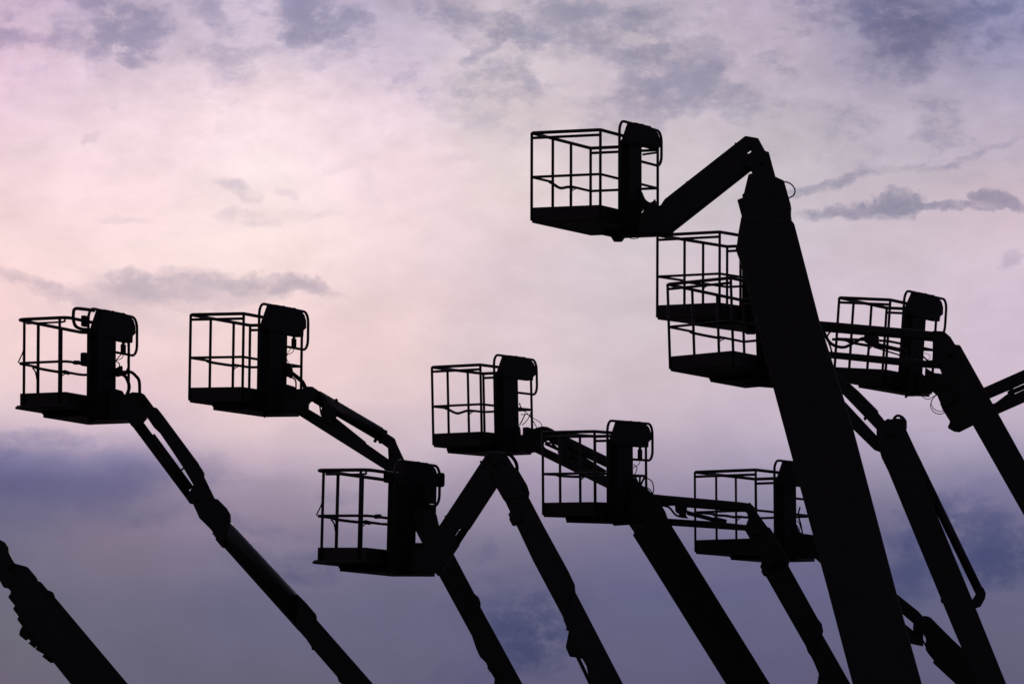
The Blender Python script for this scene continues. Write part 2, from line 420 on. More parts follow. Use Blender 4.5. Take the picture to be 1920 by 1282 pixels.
class Lift:
    def __init__(s, label, bk, k_depth=None, ref=None, plane=None):
        s.b = bk
        if bk:
            c = bk.P(bk.W, bk.L / 2, 0)
        else:
            c = plane
        s.e = Vector((ref[0] - W_PX / 2, F_PX, 0)).normalized()      # across the boom
        s.r = Vector((s.e.y, -s.e.x, 0))                               # along the machine
        s.c = c
        s.D = c.dot(s.e)
        foot = s.P(*ref)
        s.foot = Vector((foot.x, foot.y, 0))
        s.root = bpy.data.objects.new('boom_lift', None)
        s.root.location = s.foot
        COL.objects.link(s.root)
        s.root['label'] = label; s.root['category'] = 'boom lift'
        s.root['group'] = 'boom lifts with raised booms'
        s.m = s.D / F_PX
    def P(s, px, py, off=0.0):
        d = ray(px, py); t = (s.D + off) / d.dot(s.e)
        return Vector((0, 0, EYE)) + d * t
    def _loc(s, verts):
        return [v - s.foot for v in verts]
    def prism(s, name, poly, t, off=0.0, mat=None, parent=None, bevel=0.012, segs=2, holes=()):
        pts = [s.P(x, y) for x, y in poly]
        n = len(pts)
        h = s.e * (t / 2); oo = s.e * off
        v = s._loc([p - h + oo for p in pts] + [p + h + oo for p in pts])
        f = [tuple(range(n)), tuple(range(n, 2 * n))[::-1]] + [(i, (i + 1) % n, n + (i + 1) % n, n + i) for i in range(n)]
        return link(name, v, f, mat or PAINT, parent or s.root, bevel=bevel, segs=segs)
    def bar(s, name, a, b, wpx, off=0.0, mat=None, parent=None):
        """round bar of wpx pixels across between two picture points"""
        return tube(name, s._loc([s.P(*a, off), s.P(*b, off)]), wpx * s.m / 2, mat or STEEL, parent or s.root, sides=14)
    def hose(s, name, pts, wpx, off=0.0, mat=None, parent=None):
        p = [s.P(x, y, off) for x, y in pts]
        return tube(name, s._loc(catmull(p)), wpx * s.m / 2, mat or RUBBER, parent or s.root, sides=6)
    def pin(s, x, y, dpx, t, parent=None):
        c = s.P(x, y)
        return tube('pivot_pin', s._loc([c - s.e * t / 2, c + s.e * t / 2]), dpx * s.m / 2, STEEL, parent or s.root, sides=16)

    # ---- the basket
    def btube(s, name, pts, r, mat=None, parent=None, smooth=False, closed=False, sides=8):
        p = [s.b.P(*q) for q in pts]
        if smooth:
            p = catmull(p, 4)
        return tube(name, s._loc(p), r * s.b.k, mat or PAINT, parent or s.plat, closed=closed, sides=sides)
    def bbox(s, name, a0, a1, b0, b1, z0, z1, mat=None, parent=None, bevel=0.006, inset=0.0):
        c = [(a0 + inset, b0 + inset, z0), (a1 - inset, b0 + inset, z0), (a1 - inset, b1 - inset, z0), (a0 + inset, b1 - inset, z0), (a0, b0, z1), (a1, b0, z1), (a1, b1, z1), (a0, b1, z1)]
        v, f = box8([s.b.P(*q) for q in c])
        return link(name, s._loc(v), f, mat or PAINT, parent or s.plat, bevel=bevel)
    def basket(s, posts, kind='A', hoop=None, mast=None, under=None, sag=0.0, hang=None, console_z=0.95, zl=0.78, mast_low=-0.08, curl=True, rpost=0.018, rrail=0.022):
        B = s.b; W, Ln = B.W, B.L
        ZT, ZM, ZK = 1.15, 0.575, 0.193
        s.plat = None
        i0 = .004 if kind == 'A' else -.002
        c = [(i0, i0, 0), (W - i0, i0, 0), (W - i0, Ln - i0, 0), (i0, Ln - i0, 0), (i0, i0, .04), (W - i0, i0, .04), (W - i0, Ln - i0, .04), (i0, Ln - i0, .04)]
        v, f = box8([B.P(*q) for q in c])
        s.plat = link('platform', s._loc(v), f, STEEL, s.root, bevel=0.006)
        th = 0.012
        inset = 0.0 if kind == 'A' else 0.03
        for (a0, a1, b0, b1) in ((inset, W - inset, inset, inset + th), (inset, W - inset, Ln - th - inset, Ln - inset),
                                 (inset, inset + th, inset + th + .003, Ln - th - inset - .003), (W - th - inset, W - inset, inset + th + .003, Ln - th - inset - .003)):
            s.bbox('toe_board', a0, a1, b0, b1, 0.012, ZK, mat=PAINT, bevel=0.003)
        if kind == 'B':
            s.btube('floor_lip', [(.0, -.005, .01), (W, -.005, .01)], .018)
            s.btube('floor_lip', [(-.005, .0, .01), (-.005, Ln, .01)], .018)
        # rail loops with rounded corners
        def loop(z, rad, out=0.0):
            pts = []
            for (ca, cb, a0) in ((0, 0, 180), (W, 0, 270), (W, Ln, 0), (0, Ln, 90)):
                sa = rad if ca == 0 else -rad; sb = rad if cb == 0 else -rad
                for k in range(4):
                    an = R(a0 + 90 * k / 3)
                    pts.append((ca + sa + math.cos(an) * rad, cb + sb + math.sin(an) * rad, z))
            return pts
        rad = 0.035 if kind == 'A' else 0.10
        s.btube('top_rail', loop(ZT - rrail, rad), rrail, closed=True)
        if kind == 'A':
            s.btube('end_rail', [(0, 0, ZT - .085), (W, 0, ZT - .085)], .018)
            s.btube('end_rail', [(0, Ln, ZT - .085), (W, Ln, ZT - .085)], .018)
        else:
            s.btube('end_rail', [(.1, .06, ZT - .07), (W - .12, .06, ZT - .07), (W - .07, .06, ZT - .05), (W - .08, .06, ZT - .02), (W - .14, .06, ZT - .02)], .013, smooth=True)
        # mid rail: three sides fixed, the long outer side carries the sliding entry bar
        p1, p2 = posts[0], posts[1]
        r = rad
        s.btube('mid_rail', [(0, p1, ZM), (0, r, ZM), (r * .3, r * .3, ZM), (r, 0, ZM), (W - r, 0, ZM), (W - r * .3, r * .3, ZM), (W, r, ZM), (W, Ln - r, ZM), (W - r * .3, Ln - r * .3, ZM), (W - r, Ln, ZM), (r, Ln, ZM), (r * .3, Ln - r * .3, ZM), (0, Ln - r, ZM), (0, p2, ZM)], .017)
        mid = (p1 + p2) / 2
        s.btube('entry_bar', [(-.02, p1 - .05, ZM - .005), (-.025, p1 + .04, ZM - .01), (-.025, mid, ZM - .012 - sag), (-.025, p2 - .04, ZM - .01), (-.02, p2 + .1, ZM - .005)], .019, smooth=True)
        s.btube('hinge_lever', [(-.02, p2 + .2, ZM - .01), (-.02, p2 + .1, ZM - .04), (-.02, p2 + .02, ZM - .10), (-.01, p2, ZM - .2)], .008, smooth=True)
        if kind == 'A':
            ps = [(0, 0), (W, 0), (W, Ln), (0, Ln)]
        else:
            ps = [(.09, .02), (W - .12, .02), (W - .03, Ln - .03), (.09, Ln - .02)]
            s.btube('hinge_lever', [(.0, .03, ZM + .01), (.035, .015, ZM + .06), (.07, .01, ZM + .12), (.085, .02, ZM + .19)], .008, smooth=True)
            s.btube('hinge_lever', [(-.01, p1 - .13, ZM - .02), (-.01, p1 - .05, ZM - .07), (-.005, p1 - .01, ZM - .18)], .010, smooth=True)
            s.btube('rail_clamp', [(W, .2, ZM), (W, .32, ZM + .01)], .028)
            s.btube('rail_clamp', [(0, p2 + .1, ZM), (0, p2 + .22, ZM - .005)], .027)
        for a, b in ps:
            s.btube('post', [(a, b, .03), (a, b, ZT - .02)], rpost)
        for b in posts:
            s.btube('post', [(0, b, .03), (0, b, ZT - .02)], rpost * (1.0 if kind == 'A' else 1.15))
        # under-floor frame
        if under:
            xs, xe, dep = under
            a0 = B.a_at(xe, Ln); b0 = max(0.02, (xs - B.px(a0, 0, 0)[0]) / (B.px(a0, Ln, 0)[0] - B.px(a0, 0, 0)[0]) * Ln)
            s.bbox('underframe', a0, W - .02, b0, Ln, -dep, -0.002, mat=STEEL, inset=0.0)
            s.bbox('cross_member', a0 + .02, W - .04, b0 - .07, b0 - .004, -dep * .55, -0.003, mat=STEEL)
        # rounded guard hoop round the control console, on the boom side
        off = W + .12
        HT = 1.278
        if hoop:
            b1, b2 = B.b_at(hoop[0], off), B.b_at(hoop[1], off)
            rc = .14
            path = [(off, b1, .02), (off, b1, .6), (off, b1, HT - rc)]
            for k in range(1, 6):
                an = R(180 - 90 * k / 5); path.append((off, b1 + rc + math.cos(an) * rc, HT - rc + math.sin(an) * rc))
            for k in range(0, 6):
                an = R(90 - 90 * k / 5); path.append((off, b2 - rc + math.cos(an) * rc, HT - rc + math.sin(an) * rc))
            zb = zl
            for k in range(0, 6):
                an = R(0 - 90 * k / 5); path.append((off, b2 - rc + math.cos(an) * rc, zb + rc + math.sin(an) * rc))
            path.append((off, B.b_at(mast[1] - 6, off), zb))
            s.btube('console_guard', path, .018)
        if mast:
            a0, a1 = W + .03, W + .17
            m0, m1 = B.b_at(mast[0], a0, .6), B.b_at(mast[1], a1, .6)
            s.bbox('support_mast', a0, a1, m0, m1, mast_low, 1.04, mat=COVER, bevel=.01)
        if hoop:
            c0, c1 = W + .06, W + .18
            l1, r1 = hoop[0], hoop[1]
            def lb(x): return B.b_at(x, c0, 1.1)
            def rb(x): return B.b_at(x, c1, 1.1)
            prof = [(lb(l1 + 14), HT + .012), (rb(r1 - 22), HT + .014), (rb(r1 - 13), HT - .005), (rb(r1 - 6), HT - .05), (rb(r1 - 2.5), HT - .12), (rb(r1 - 2), HT - .22), (rb(r1 - 7), HT - .26), (rb(r1 - 7.5), console_z),
                    (lb(l1 + 1), console_z), (lb(l1 + 1), .99), (lb(l1 + 4), 1.07)]
            n = len(prof)
            vv = [B.P(c0, b, z) for b, z in prof] + [B.P(c1, b, z) for b, z in prof]
            ff = [tuple(range(n)), tuple(range(n, 2 * n))[::-1]] + [(i, (i + 1) % n, n + (i + 1) % n, n + i) for i in range(n)]
            s.console = link('control_console', s._loc(vv), ff, COVER, s.plat, bevel=.012, segs=2)
            for q in (.3, .75):
                bb = lb(l1 + 17) * (1 - q) + rb(r1 - 15) * q
                s.btube('cover_strap', [(c0 - .01, bb, HT + .008), (c1 + .01, bb, HT + .008)], .008)
        if hang:
            x0, x1 = hang
            bq = B.b_at((x0 + x1) / 2, W + .12, .85)
            hw = (x1 - x0) / 2 / 150.0
            s.bbox('foot_switch', W + .12 - hw * .5, W + .12 + hw * .5, bq - hw * 1.3, bq + hw * 1.3, .79, console_z - .03, mat=RUBBER)
            s.btube('switch_bracket', [(W + .12, bq, .9), (W + .12, bq, console_z + .03)], .02)
            s.btube('cable', [(W + .12, bq, .79), (W + .12, bq - .04, .72), (W + .1, bq - .28, .64), (W + .1, bq - .25, .56)], .005, mat=RUBBER, smooth=True)

    # ---- wheels and turntable, below the frame of the picture
    def base(s, w=2.0, ln=2.8, wheel=0.48, flip=1):
        ex, ey = s.r, s.e
        def q(x, y, z):
            return ex * x + ey * y + Vector((0, 0, z))
        def bx(name, x0, x1, y0, y1, z0, z1, mat, parent, taper=0.0, bevel=.03):
            c = [q(x0, y0, z0), q(x1, y0, z0), q(x1, y1, z0), q(x0, y1, z0), q(x0 + taper, y0 + taper, z1), q(x1 - taper, y0 + taper, z1), q(x1 - taper, y1 - taper, z1), q(x0 + taper, y1 - taper, z1)]
            return link(name, *box8(c), mat, parent, bevel=bevel)
        ch = bx('chassis', -ln / 2, ln / 2, -w * .28, w * .28, .38, .78, PAINT, s.root)
        bx('axle', -ln * .36, -ln * .28, -w * .4, w * .4, .42, .56, STEEL, ch); bx('axle', ln * .28, ln * .36, -w * .4, w * .4, .42, .56, STEEL, ch)
        for sx in (-1, 1):
            for sy in (-1, 1):
                cx, cy = sx * ln * .32, sy * w * .42
                def ring(rs, ys, name, mat, par):
                    V, Fc = [], []
                    for i, (rr, yy) in enumerate(zip(rs, ys)):
                        for k in range(24):
                            a = 2 * math.pi * k / 24
                            V.append(q(cx + math.cos(a) * rr, cy + yy, wheel + math.sin(a) * rr))
                    for i in range(len(rs) - 1):
                        for k in range(24):
                            Fc.append((i * 24 + k, i * 24 + (k + 1) % 24, (i + 1) * 24 + (k + 1) % 24, (i + 1) * 24 + k))
                    Fc.append(tuple(range(24))[::-1]); Fc.append(tuple(range((len(rs) - 1) * 24, len(rs) * 24)))
                    return link(name, V, Fc, mat, par, bevel=0)
                wh = ring([.10, .10], [-.17, .17], 'wheel', STEEL, s.root)
                ring([.30, .44, wheel, wheel, .44, .30], [-.15, -.17, -.12, .12, .17, .15], 'tyre', RUBBER, wh)
                ring([.22, .29, .29, .22], [-.16, -.155, .155, .16], 'rim', STEEL, wh)
        tt = bx('turntable', -.75, .85, -w * .36, w * .36, .84, 1.42, PAINT, s.root, .04)
        bx('counterweight', .88, 1.45, -w * .34, w * .34, .80, 1.5, STEEL, s.root, .06)
        bx('engine_cover', -.7, .8, -w * .36, -w * .2, 1.425, 1.62, PAINT, tt, .03)
        bx('boom_bracket', -.3, .5, -.24, -.17, 1.425, 1.78, STEEL, tt, 0); bx('boom_bracket', -.3, .5, .17, .24, 1.425, 1.78, STEEL, tt, 0)

# =================================================================== the ground
gv, gf = [(0, 0, 0)], []
for rr in (60, 250, 1200, 6000):
    for k in range(48):
        a = 2 * math.pi * k / 48
        gv.append((math.cos(a) * rr, math.sin(a) * rr, 0))
for k in range(48):
    gf.append((0, 1 + k, 1 + (k + 1) % 48))
for i in range(3):
    for k in range(48):
        gf.append((1 + i * 48 + k, 1 + (i + 1) * 48 + k, 1 + (i + 1) * 48 + (k + 1) % 48, 1 + i * 48 + (k + 1) % 48))
g = link('ground', gv, gf, GRAVEL)
g['kind'] = 'structure'

# =================================================================== the lifts
# 1 -- far left
m = Lift('leftmost lift with whole basket in view, jib dropping steeply onto long round boom',
         Basket(-6.2497,61.2396,5.9322,-0.38168,0.00756,-0.01186,0.7101,1.8240, 1.15), ref=(745, 1335))
m.basket((.575, 1.21), 'B', hoop=(165, 256.5), mast=(164, 217), under=(80, 165, .075), hang=(225, 236), console_z=.93)
m.b_hoop = None
B = m.b
o_ = B.W + .12
bl = B.b_at(165, o_)
m.btube('side_loop', [(o_, bl + .16, 1.258), (o_ - .04, bl - .1, 1.255), (o_ - .06, bl - .26, 1.24), (o_ - .06, bl - .30, 1.17), (o_ - .06, bl - .29, 1.08), (o_ - .06, bl - .22, 1.02), (o_ - .04, bl - .1, 1.0), (o_, bl, 1.0)], .022, smooth=True)
m.bbox('beacon', o_ - .04, o_ + .02, bl - .14, bl - .02, 1.03, 1.17, mat=COVER, bevel=.015)
m.bbox('tool_tray', B.W - .02, B.W + .06, B.b_at(152, B.W), B.b_at(162, B.W), .55, .72, mat=COVER, bevel=.02)
m.prism('platform_rotator', [(205,728),(217,730),(231,734),(233,740),(241,741),(248,736),(265,737),(271,740),(276,748),(262,765),(276,783),(258,803),(247,799),(238.4,786.5),(182,788),(171,796),(165,792),(182,760)], .30, mat=STEEL)
m.prism('jib_arm', [(262,737),(271,739.5),(289,764),(294.7,765),(304.6,777),(372,868),(374,872),(380,881),(383.3,887),(383,897),(376,912),(364,911),(344,877),(318,838),(300,812),(288.5,801),(281,790),(276,783),(262,765)], .2)
m.bar('jib_cylinder', (262, 790), (322, 871), 10, mat=STEEL); m.bar('cylinder_barrel', (284, 817), (357, 916), 14.5)
m.bar('link_bar', (249, 789), (362, 940), 13.5, mat=PAINT)
m.bar('cross_pin', (340, 881), (348, 874), 3.5)
m.prism('knuckle', [(383,893),(403.6,935.8),(407,936),(409.8,937),(426.7,954),(432.3,964),(432.8,976.5),(420,1027),(415.4,1024.8),(404,1011),(407,1007.4),(393.8,990.5),(374,971),(371.5,965),(362,944),(355.6,943.4),(350,935),(364,908)], .34, mat=STEEL)
tube('boom_section', m._loc([m.P(412, 986.5), m.P(427, 1003), m.P(576, 1166)]), [19.5 * m.m, 20.5 * m.m, 22.7 * m.m], GLOSS, m.root, sides=40)
m.prism('boom_collar', [(558,1113.5),(574.8,1130.5),(593.6,1152.8),(594.2,1161.6),(589,1218.7),(584.5,1217),(584.2,1212.4),(574.8,1198.3),(557,1178)], .40, mat=STEEL)
m.prism('boom_section', [(590,1158),(594.2,1161.6),(700.2,1282),(760,1350),(707,1362),(637.5,1278),(632.8,1268.8),(589,1218.7)], .38, bevel=.03)
m.prism('boom_collar', [(632,1266),(640,1262),(650,1276),(638.5,1279.5),(635,1277)], .42, mat=STEEL)
m.hose('hydraulic_hose', [(214,695),(225,698),(244,697),(255,705),(261,715),(262,740)], 6); m.hose('hydraulic_hose', [(217,702),(232,703),(240,715),(242,728),(237,742)], 6.5, off=-.06)
m.hose('hydraulic_hose', [(240,640),(241,680),(238,694),(230,700)], 3.5, off=.05); m.hose('cable', [(227,664),(218,676),(224,682),(222,692)], 2, off=.04)
m.prism('valve_block', [(217,690),(222,688),(224,686),(230,686),(230,697),(233,703),(222,706),(217,706)], .1, mat=STEEL); m.prism('hose_clamp', [(238.5,672),(243,672),(243,683),(238.5,683)], .06, mat=STEEL)
m.pin(372, 935, 9, .40); m.base()

# 2 -- second from left
m = Lift('second lift from the left, thick sloping jib tube ending above the low middle basket',
         Basket(-4.1350,62.1904,6.0763,-0.38046,-0.01413,0.00426,0.7486,1.8093), ref=(1022, 1350))
m.basket((.60, 1.30), 'A', hoop=(485, 577), mast=(486, 538), under=(399, 495, .085), hang=(545, 556), console_z=.93)
m.prism('platform_rotator', [(520,722),(540,722),(553,726),(558,731),(570,729),(573.7,725.5),(587,726),(600,735),(592,752),(582,752),(579,757),(578.4,767),(585,778),(570,781),(554,774),(525,774),(523,777),(500,778),(494,783),(500,750)], .30, mat=STEEL)
m.prism('jib_arm', [(580,726),(586.8,726.2),(613,741.8),(616.8,742.7),(722.5,806),(727.2,813.8),(741.2,823.2),(743.1,829.8),(738,846),(727.8,840),(715,830.7),(701,821.3),(624.2,776.4),(600,762),(588,752)], .09)
tube('jib_tube', m._loc([m.P(594, 743.5), m.P(712, 813)]), 12.8 * m.m, GLOSS, m.root, sides=32)
for (x, y) in ((631, 750), (724, 809)):
    m.pin(x, y, 5, .18)
m.prism('jib_link', [(554,774),(566,766),(578.4,767),(608.3,784.5),(629,797),(686,831),(728,860.6),(735,870),(719,878)], .20)
m.prism('jib_bracket', [(604.6,762.4),(612,756),(624,762),(632,778),(628.9,783.5),(622,792),(630,800),(612,795),(601,778)], .24, mat=STEEL)
m.prism('cylinder_barrel', [(620,780),(629,782.5),(686,828.5),(688,834),(682,838),(668,829),(640,804.5),(622.4,792.3)], .12, mat=STEEL)
m.prism('knuckle', [(716,812),(727,814),(741.2,823.2),(743.1,829.8),(755.3,856),(772,889),(735,900),(718.8,877.5),(729,860),(727.8,840)], .32, mat=STEEL)
m.prism('boom_section', [(753,852),(850.5,1038),(890,1113),(884.9,1191.7),(823.5,1079.3),(724,888)], .28)
m.prism('boom_collar', [(886,1107),(890,1113),(898,1120),(901,1128.4),(901,1137.6),(884.9,1191.7),(876,1174)], .34, mat=STEEL)
m.prism('boom_section', [(896,1128),(901,1137.6),(980,1282),(1018,1352),(966,1362),(927.8,1290),(926.4,1282),(927.8,1272.5),(918,1256),(910.4,1240.8),(900,1230.6),(894,1218),(884.9,1191.7)], .34)
m.prism('boom_collar', [(913,1250),(922,1246),(932,1264),(922,1262),(917,1257)], .38, mat=STEEL)
m.hose('hydraulic_hose', [(541,695),(552,703),(566,715),(572,727),(574,735)], 8); m.hose('hydraulic_hose', [(545,706),(554,713),(555,728)], 3, off=-.05); m.hose('hydraulic_hose', [(590,752),(599,760),(602,775),(610,784)], 3)
m.prism('valve_block', [(536,680),(545,682),(549,692),(549,705),(545,710),(540,706),(536,706)], .1, mat=STEEL)
m.prism('hose_clamp', [(703,820),(708,823),(705,830),(699.5,828)], .08, mat=STEEL); m.prism('hose_clamp', [(711,826),(718,829),(714,832),(709,830)], .08, mat=STEEL)
m.hose('cable', [(546,652),(537,668),(541,680)], 1.2)
m.pin(733, 852, 9, .38); m.base()

# 3 -- low middle basket
m = Lift('lift with low basket left of centre, stout jib slanting up to an inverted V',
         Basket(-2.4018,59.0056,3.9018,-0.45656,-0.01742,-0.01567,0.7212,1.8580), ref=(1180, 1350))
m.basket((.56, 1.20), 'B', hoop=(739, 823), mast=(725, 780), under=(636, 735, .075), console_z=.80)
B = m.b
m.bbox('tool_tray', B.W + .08, B.W + .20, B.b_at(818, B.W + .08), B.b_at(830, B.W + .2), 1.02, 1.2, mat=COVER, bevel=.03)
m.bbox('tool_tray', B.W - .02, B.W + .10, B.b_at(716, B.W - .02), B.b_at(732, B.W), 1.0, 1.12, mat=COVER, bevel=.02)
m.prism('platform_rotator', [(745,1030),(765,1022),(778,1018),(792,1018),(792,1003),(781,985),(770,960),(795,955),(818,963),(823.4,987.3),(843,1000),(862,1020),(850.6,1037),(836,1062),(823.7,1079),(819.6,1078),(817.6,1074),(793,1075),(792,1071.6),(768,1072),(767,1076),(740.5,1077.5),(738,1080)], .30, mat=STEEL)
m.prism('jib_arm', [(910,855.5),(920,846),(948,848),(953,857),(950,885),(931,914),(880,992),(863.8,990.5),(861,990.6),(848,1012),(843,1024),(836,1044),(800,1050),(800,1022),(823.4,987.3)], .26)
m.bar('link_bar', (890, 964), (846, 1031.5), 14, mat=PAINT)
m.prism('hose_bundle', [(780,905),(801,905),(802,925),(804,944),(811,948),(817,953),(818,985),(806,985),(795,962),(780,950)], .12, mat=RUBBER)
m.hose('hydraulic_hose', [(862,994),(856,1004),(849,1010),(846,1018)], 2.6)
m.prism('rail_clamp', [(899,866),(901,862.5),(907,867),(903,871)], .1, mat=STEEL); m.prism('rail_clamp', [(833,968),(835,965.5),(840,969),(837,973)], .1, mat=STEEL)
m.prism('knuckle', [(920,848),(948,850),(953,857),(965,877),(972.8,883),(989,910.4),(992.5,922.4),(991.3,931.8),(947,939.6),(942.7,934.4),(931,914),(922,890)], .34, mat=STEEL)
m.prism('boom_section', [(965,877),(990,925),(991.3,931.8),(1020,986.8),(1066,1070.7),(1062,1158),(1056.5,1157.9),(1000,1051.8),(947,939.6),(938,920)], .32)
m.prism('boom_collar', [(957.3,960),(953.6,965.3),(956.5,972),(955,974),(960,983.9),(965,984.7),(980,975),(970,950)], .40, mat=STEEL)
m.prism('boom_collar', [(1062,1064),(1066,1070.7),(1077.7,1095.4),(1079,1109.6),(1062,1170),(1056.5,1157.9),(1048,1140)], .38, mat=STEEL)
m.prism('boom_section', [(1072,1100),(1079,1109.6),(1168.4,1282),(1205,1352),(1142,1362),(1104,1270),(1100,1248.6),(1087,1226),(1062.4,1175.5),(1056,1160)], .38)
m.prism('cylinder_mount', [(1062.4,1175.5),(1061,1179),(1063,1181.5),(1067,1181.4),(1060.8,1213.2),(1068.3,1230.2),(1081.3,1231.6),(1095,1235),(1098,1215),(1080,1180)], .3, mat=STEEL)
m.bar('lift_cylinder', (1079, 1222), (1150, 1371), 7)
m.hose('hydraulic_hose', [(948,850),(958,854),(967,866),(969.5,877),(969,890)], 6.5)
m.pin(930, 868, 12, .40); m.base()

# 4 -- centre
m = Lift('lift with the centre basket, twin jib bars passing behind the basket to its right',
         Basket(-1.1044,68.3214,5.8774,-0.41468,0.01506,0.01885,0.7473,1.7759), ref=(1445, 1350))
m.basket((.53, 1.23), 'A', hoop=(927, 1007), mast=(927, 972), under=(838, 912, .07), sag=.045, console_z=.97)
m.prism('platform_rotator', [(955,802),(974,798),(975.5,805),(976,816),(981,816),(981,802),(990.6,801.5),(1000,805),(1011.5,801.3),(1018.5,800),(1027,801),(1038,806),(1046,813),(1040,822),(1022,826),(1016,834),(1024,840),(1010,850),(1001.3,846.6),(990.6,850),(983.6,846),(967,847),(966,849.5),(925,853),(920,820)], .30, mat=STEEL)
m.prism('jib_arm', [(1027,803),(1038,806),(1069.2,821.6),(1137,855),(1180,876),(1184,901),(1137,876),(1066,842),(1050,838),(1025,824)], .16, bevel=.04, segs=3)
m.prism('jib_link', [(1001.3,846.6),(1012,838),(1022.4,840),(1045.8,851),(1066,858),(1137.8,893),(1180,913),(1178,934),(1137.8,914.4)], .18)
m.prism('jib_bracket', [(1047,829),(1054,825),(1066,836),(1067,845),(1075,852),(1066,862),(1046,850)], .22, mat=STEEL)
m.bar('cylinder_barrel', (1062, 845), (1133, 889), 17); m.bar('jib_cylinder', (1022, 831), (1062, 849), 6)
m.hose('hydraulic_hose', [(1018,822),(1026,830),(1034,830),(1044,840)], 4)
m.prism('knuckle', [(1160,866),(1180,876),(1187,893),(1200,909),(1212,915),(1225,928),(1235,949),(1241.5,960.5),(1249,962.4),(1250,967),(1247,972),(1261,987.7),(1302,1054),(1228,1068),(1187,1003.6),(1190,999),(1180.2,985),(1160,925)], .36, mat=STEEL)
m.prism('boom_section', [(1252,973),(1261,987.7),(1444,1282),(1488,1352),(1405,1352),(1361.3,1282),(1190,1008)], .46)
m.hose('cable', [(998,765),(990,785),(979,797)], 1.6); m.hose('cable', [(974,768),(985,772),(997,785),(1008,804)], 1.6); m.hose('cable', [(976,777),(990,777),(1002,785),(1013,792),(1017,801)], 1.4, off=-.06); m.hose('cable', [(985,775),(979,788),(974,797)], 2.2); m.hose('cable', [(974,755),(976,762),(981,768)], 2.4)
m.pin(1215, 950, 12, .42); m.base(2.0, 3.0)

# 5 -- right of centre, low
m = Lift('lift right of centre whose basket is crossed by the slanting bars of its left neighbour',
         Basket(0.4165,64.9498,4.7390,-0.42361,-0.00681,0.02901,0.7548,1.7671), ref=(1617, 1350))
m.basket((.57, 1.25), 'A', hoop=(1139, 1223.5), mast=(1139, 1187), under=(1061, 1147, .075), hang=(1194, 1205), sag=.0, console_z=.95)
m.prism('platform_rotator', [(1170,905),(1187,902),(1192,898),(1199,908),(1212,914),(1224.6,927),(1240,928),(1240,946),(1247,958),(1252,972),(1260,985),(1215,990),(1181,982.7),(1150,984.7),(1147,980)], .30, mat=STEEL)
m.prism('jib_arm', [(1222,927.5),(1240.5,927.8),(1386.6,940.9),(1408,943.7),(1416,952),(1420,962),(1404,968),(1400.6,959.6),(1340,955),(1288.3,950.8),(1265,947.5),(1235,948.4),(1222,946)], .16, bevel=.04, segs=3)
m.prism('jib_link', [(1245,970),(1250,971.8),(1340,977.5),(1399.7,984),(1412,990),(1403.4,1005.5),(1397,994.2),(1261,985),(1250,985)], .16)
m.prism('jib_bracket', [(1265,944),(1288,946),(1288,954),(1286,966),(1291,971),(1276,970),(1272,962),(1267,960)], .2, mat=STEEL)
m.bar('jib_cylinder', (1284, 958), (1345, 974), 5); m.bar('jib_cylinder', (1288, 963), (1350, 979), 4); m.bar('cylinder_barrel', (1338, 973), (1362, 979), 11)
m.hose('hydraulic_hose', [(1235,946),(1250,949),(1257,953),(1266,964),(1276,968),(1286,968)], 4)
m.prism('hose_clamp', [(1235,955),(1248,961),(1250,967),(1240,972)], .1, mat=STEEL)
m.prism('knuckle', [(1404,942),(1408,943.7),(1426,970),(1439,987.7),(1444.6,990.5),(1453,1003.6),(1480,1050),(1478,1062),(1437,1080),(1431.8,1079),(1427.4,1071.5),(1429,1068),(1425.3,1062.8),(1428.5,1054),(1425,1046),(1403.4,1005.5),(1397,990),(1403.4,973.6),(1400.6,959.6)], .32, mat=STEEL)
m.prism('boom_section', [(1470,1045),(1533.8,1160),(1528,1200),(1511.4,1212),(1436.8,1081.3),(1430,1060)], .32)
m.prism('boom_collar', [(1530,1153),(1533.8,1160),(1541,1169),(1543.4,1181.4),(1542,1188.6),(1527.7,1244.8),(1523.6,1234.5),(1514.4,1221.3),(1511.4,1212),(1505,1200)], .38, mat=STEEL)
m.prism('boom_section', [(1538,1182),(1595,1282),(1635,1352),(1572,1362),(1532.4,1290),(1532.4,1282),(1535.3,1263),(1527.7,1244.8),(1520,1228)], .38)
m.hose('cable', [(1188,870),(1194,876),(1192,885),(1188,892)], 1.6); m.hose('cable', [(1212,895),(1222,902),(1225.5,915),(1224,928)], 2.0); m.hose('cable', [(1212,913),(1219,918),(1224,926)], 2.2)
for dx in (-9, 0, 9):
    m.hose('hydraulic_hose', [(1200 + dx, 894), (1199.5 + dx * .5, 903), (1199, 914)], 4.0, off=dx * .004)
m.pin(1420, 1000, 10, .38); m.base(2.0, 2.8)

# 6 -- basket half hidden by the great boom
m = Lift('lift whose basket stands half behind the great dark boom, low on the right',
         Basket(2.5267,67.0129,4.3272,-0.50273,0.00704,-0.00262,0.9336,1.9094), ref=(1905, 1360))
m.basket((.66, 1.28), 'A', hoop=(1452, 1532), mast=(1453, 1493), under=(1369, 1440, .06), console_z=.95, sag=-.01, rpost=.016)
m.prism('platform_rotator', [(1480,985),(1495,983),(1498.4,995),(1505,1000.5),(1523,1002.7),(1550,1012),(1560,1060),(1538.8,1056),(1528,1046),(1491,1047.5),(1489,1050),(1445,1054),(1450,1000)], .30, mat=STEEL)
m.prism('jib_arm', [(1522,1002.7),(1545,1008),(1682.5,1113.7),(1722.4,1145.7),(1731,1155.3),(1728,1172),(1712.8,1168.3),(1694.6,1152.7),(1530,1030)], .18)
m.prism('jib_link', [(1530,1030),(1699,1170.9),(1712,1181.3),(1731,1188),(1731,1211),(1729.3,1210.7),(1708.5,1206.4),(1540,1057)], .18)
